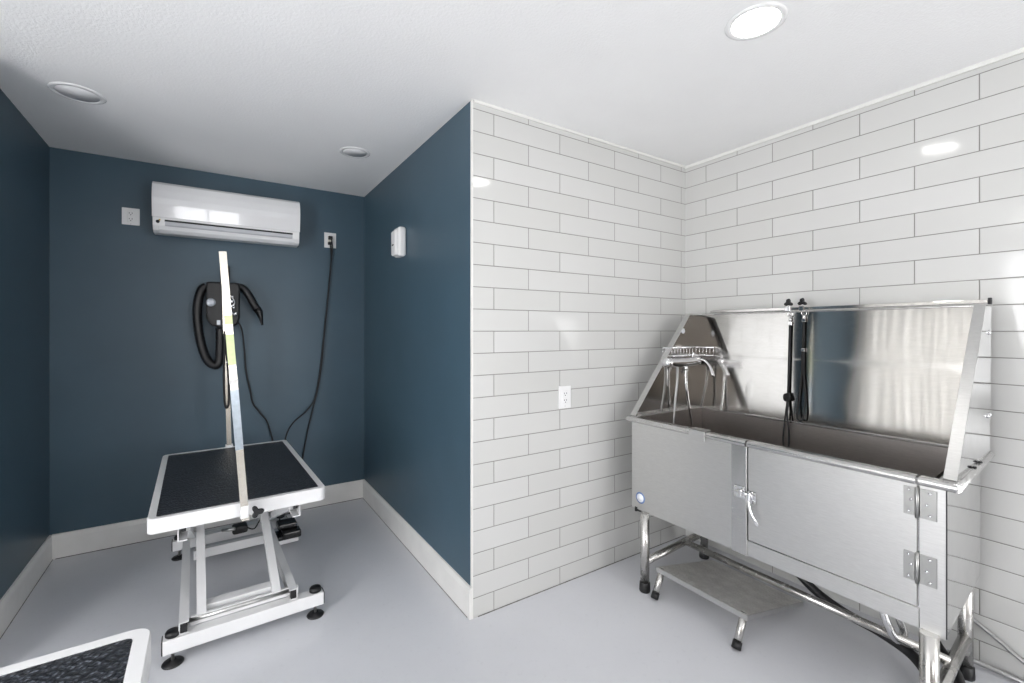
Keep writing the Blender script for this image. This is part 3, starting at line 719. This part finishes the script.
bm = B(); tube(bm, bez([(2.22, fy+.02, fz), (2.222, fy+.02, 1.06), (2.205, fy+.02, .95), (2.185, fy+.015, .85), (2.17, fy+.01, .72), (2.17, fy, .56)], 8), .007, 10); obj('shower_hose', bm, M['grey_pipe'], fc)
# corner wire shelf
bm = B(); A_ = (2.135, 1.694); Mi = (2.335, 1.640); Bq = (2.462, 1.590); Co = (2.462, 1.694)
for z, r in ((1.238, .0045), (1.190, .0025)):
    tube(bm, [(*A_, z), (*Mi, z), (*Bq, z)], r, 8); tube(bm, [(*A_, z), (*Co, z), (*Bq, z)], .0025, 8)
for k in range(17):
    q = k/16; a = Vector(A_).lerp(Vector(Mi), min(1, q*1.6)) if q < .625 else Vector(Mi).lerp(Vector(Bq), (q-.625)/.375)
    tube(bm, [(a.x, a.y, 1.238), (a.x, a.y, 1.190)], .0014, 6); tube(bm, [(a.x, a.y, 1.190), (max(a.x, 2.14), 1.694, 1.190)], .0014, 6)
sh = obj('wire_shelf', bm, M['chrome'], tub)
bm = B(); lathe(bm, [(0, .008), (.012, .006), (.016, 0), (.012, -.006), (0, -.008)], (2.335, 1.632, 1.195), '-y', 16); obj('shelf_cap', bm, M['chrome'], sh)

# ------------------------------------------------------------------ leashes hanging from the rail
def px(z): return 2.452+.030*(z-.875)/.557
def leash(y, z_ring, z_s0, z_s1, knot, z_loop, wloop, label, slider=None, spread=0):
    x = 2.459
    t = thing('grooming_leash', label, 'leash', (x, y, z_loop), 0, 'black grooming leashes on the tub rail')
    ring = [(x, y+.012*math.cos(a), z_ring+.012*math.sin(a)) for a in [2*PI*k/20 for k in range(20)]]
    bm = B(); tube(bm, ring, .0022, 8, close=True); rg = obj('ring', bm, M['chrome'], t)
    bm = B(); tube(bm, [(x, y, z_ring-.010), (x, y, z_s0-.005)], .0022, 8)
    lathe(bm, [(0, -.010), (.006, -.006), (.008, 0), (.006, .006), (0, .010)], (x, y, (z_ring+z_s0)/2-.004), 'z', 12)
    box(bm, x-.003, x+.003, y-.009, y+.009, z_s0-.010, z_s0+.006, .002); obj('snap_hook', bm, M['chrome'], t)
    bm = B(); tube(bm, [(x, y, z_s0-.004), (x, y, (z_s0+z_s1)/2), (x, y, z_s1)], .005, 8, flat=(.006, .002)); obj('strap', bm, M['strap'], t)
    bm = B()
    tube(bm, bez([(x, y-.003, z_s1), (x, y-wloop*.35, (z_s1*2+z_loop)/3), (x, y-wloop, (z_s1+2*z_loop)/3), (x, y-wloop*.9, z_loop+.02), (x, y-.002, z_loop), (x, y+wloop*.9+spread, z_loop+.02), (x, y+wloop*.8+spread, (z_s1+2*z_loop)/3), (x, y+wloop*.25, (z_s1*2+z_loop)/3), (x, y+.003, z_s1)], 7), .005, 8, flat=(.0045, .002))
    for v in bm.verts:
        q = min(1, max(0, (1.0-v.co.z)/.12)); v.co.x -= .016*q*q*(3-2*q)
    obj('loop', bm, M['strap'], t)
    if knot: 
        bm = B(); tube(bm, bez([(x-.004, y-.012, z_s1+.020), (x-.010, y+.012, z_s1+.012), (x-.006, y+.012, z_s1-.014), (x-.012, y-.010, z_s1-.010), (x-.004, y-.006, z_s1+.022)], 5), .006, 8); lathe(bm, [(0, -.02), (.011, -.012), (.014, 0), (.011, .012), (0, .02)], (x, y, z_s1), 'z', 12); obj('knot', bm, M['strap'], t)
    if slider: obj('slider', box(B(), x-.005, x+.005, y-.008, y+.008, slider-.008, slider+.008, .002), M['chrome'], t)
    for ch in t.children:
        for v in ch.data.vertices: v.co.x += px(max(.875, v.co.z+t.location.z)) - .010 - x
leash(1.165, 1.422, 1.375, .995, True, .735, .014, 'longer black leash with a knot hanging into the dog tub, the left one')
leash(1.100, 1.425, 1.392, 1.235, False, .888, .016, 'shorter black leash with a metal slider on the tub rail, the right one', 1.240)

# ------------------------------------------------------------------ step in front of the tub
t = thing('bath_step', 'low stainless diamond plate step pulled out under the tub', 'step', (2.05, 1.28, 0))
sx0, sx1, sy0, sy1 = 1.862, 2.34, 1.048, 1.512
slope = -.205
def dz(x): return .143+(x-sx0)*slope
bm = B(); prism(bm, [(sx0, dz(sx0)), (sx1, dz(sx1)), (sx1, dz(sx1)-.004), (sx0, dz(sx0)-.004)], 'y', sy0, sy1, .0008); obj('deck', bm, M['diamond'], t)
bm = B()
prism(bm, [(sx0-.003, dz(sx0)+.001), (sx0, dz(sx0)+.001), (sx0, dz(sx0)-.022), (sx0-.003, dz(sx0)-.022)], 'y', sy0-.002, sy1+.002)
for y in (sy0-.003, sy1): prism(bm, [(sx0, dz(sx0)), (sx1, dz(sx1)), (sx1, dz(sx1)-.020), (sx0, dz(sx0)-.020)], 'y', y, y+.003)
obj('deck_skirt', bm, M['steel_panel'], t)
for y in (1.494, 1.072):
    p = Vector((sx0+.022, y, dz(sx0)-.006)); q = Vector((1.822, y, .012))
    l = obj('leg', tube(B(), [p, q+(p-q)*.02], .0155, 18), M['steel_tube'], t)
    bm = B(); dd = (p-q).normalized(); tube(bm, [q-dd*.006, q+dd*.024], .0185, 18); obj('foot_cap', bm, M['black'], l)
for y in (1.47, 1.09):
    l = obj('leg', tube(B(), [(sx1-.03, y, dz(sx1)-.002), (sx1-.02, y, .006)], .012, 14), M['steel_tube'], t)

# ------------------------------------------------------------------ plumbing under and beside the tub
t = thing('drain_hose', 'black rubber drain hose lying under the dog washing tub', 'hose', (2.35, .9, 0))
pts = bez([(2.30, 1.30, .37), (2.29, 1.22, .32), (2.28, 1.10, .25), (2.28, .98, .16), (2.29, .86, .11), (2.29, .74, .095), (2.27, .62, .07), (2.18, .54, .045), (2.04, .50, .040), (2.02, .46, .045), (2.12, .45, .05), (2.28, .50, .07), (2.38, .58, .10), (2.42, .66, .2), (2.42, .7, .36)], 12)
bm = B(); tube(bm, pts, .019, 14); obj('rubber_hose', bm, M['black'], t)
bm = B(); lathe(bm, [(0, 0), (.045, 0), (.045, .03), (.03, .05), (.025, .10), (0, .10)], (2.27, 1.13, .29), 'z', 20); obj('drain_fitting', bm, M['chrome'], t)
t = thing('drain_trap', 'chrome drain trap lying on the floor behind the right tub leg', 'drain', (2.25, .58, 0))
bm = B(); tube(bm, bez([(2.30, .70, .30), (2.29, .68, .22), (2.24, .64, .16), (2.17, .64, .16), (2.14, .66, .22), (2.13, .68, .30)], 6), .014, 16); obj('trap_bend', bm, M['chrome'], t)
lathe(bm := B(), [(0, 0), (.08, 0), (.085, .004), (.07, .012), (0, .014)], (2.30, .42, 0), 'z', 28); obj('drain_plate', bm, M['chrome'], t)
bm = B(); tube(bm, bez([(XR-.010, .62, .23), (XR-.010, .545, .19), (XR-.010, .45, .135), (XR-.010, .36, .077), (XR-.010, .25, .045), (XR-.011, .0, .02), (XR-.011, -.4, .016)], 8), .008, 12)
tag(obj('water_hose', bm, M['grey_pipe']), 'thin grey hose running down along the tiled wall right of the tub', 'hose')
bm = B(); tube(bm, bez([(2.45, .56, .05), (2.50, .50, .035), (2.53, .40, .02), (2.54, .25, .012), (2.545, 0, .011)], 8), .010, 12)
tag(obj('water_hose', bm, M['grey_pipe']), 'grey hose lying on the floor against the tiled wall right of the tub', 'hose')

# ------------------------------------------------------------------ light
w = bpy.data.worlds.new('daylight'); S.world = w; w.use_nodes = True
bg = w.node_tree.nodes['Background']; bg.inputs[0].default_value = (.98, .985, 1, 1); bg.inputs[1].default_value = 6
def portal(loc, rot, sx, sy):
    l = bpy.data.lights.new('portal', 'AREA'); l.shape = 'RECTANGLE'; l.size = sx; l.size_y = sy; l.cycles.is_portal = True
    o = bpy.data.objects.new('window_portal', l); C.objects.link(o); o.location = loc; o.rotation_euler = rot
portal((XW-T-.01, (dy0+dy1)/2, dz1/2), (0, -PI/2, 0), dz1, dy1-dy0)
portal(((vx0+vx1)/2, YN-T-.01, (vz0+vz1)/2), (PI/2, 0, 0), vx1-vx0, vz1-vz0)  # portal of the added fill window
portal(((wy0+wy1)/2, YN-T-.01, (wz0+wz1)/2), (PI/2, 0, 0), wy1-wy0, wz1-wz0)

# ------------------------------------------------------------------ camera
cd = bpy.data.cameras.new('camera'); cam = bpy.data.objects.new('camera', cd); C.objects.link(cam)
cd.sensor_width = 36; cd.sensor_fit = 'HORIZONTAL'; cd.lens = 36*452.1383/1024
cd.shift_y = -(341.5-330.4455)/1024; cd.clip_start = .02
cam.location = (0, 0, 1.338); cam.rotation_euler = (PI/2, 0, -.5785)
S.camera = cam
S.view_settings.view_transform = 'Standard'; S.view_settings.look = 'None'; S.view_settings.gamma = 1
S.view_settings.use_curve_mapping = False; S.view_settings.exposure = .80
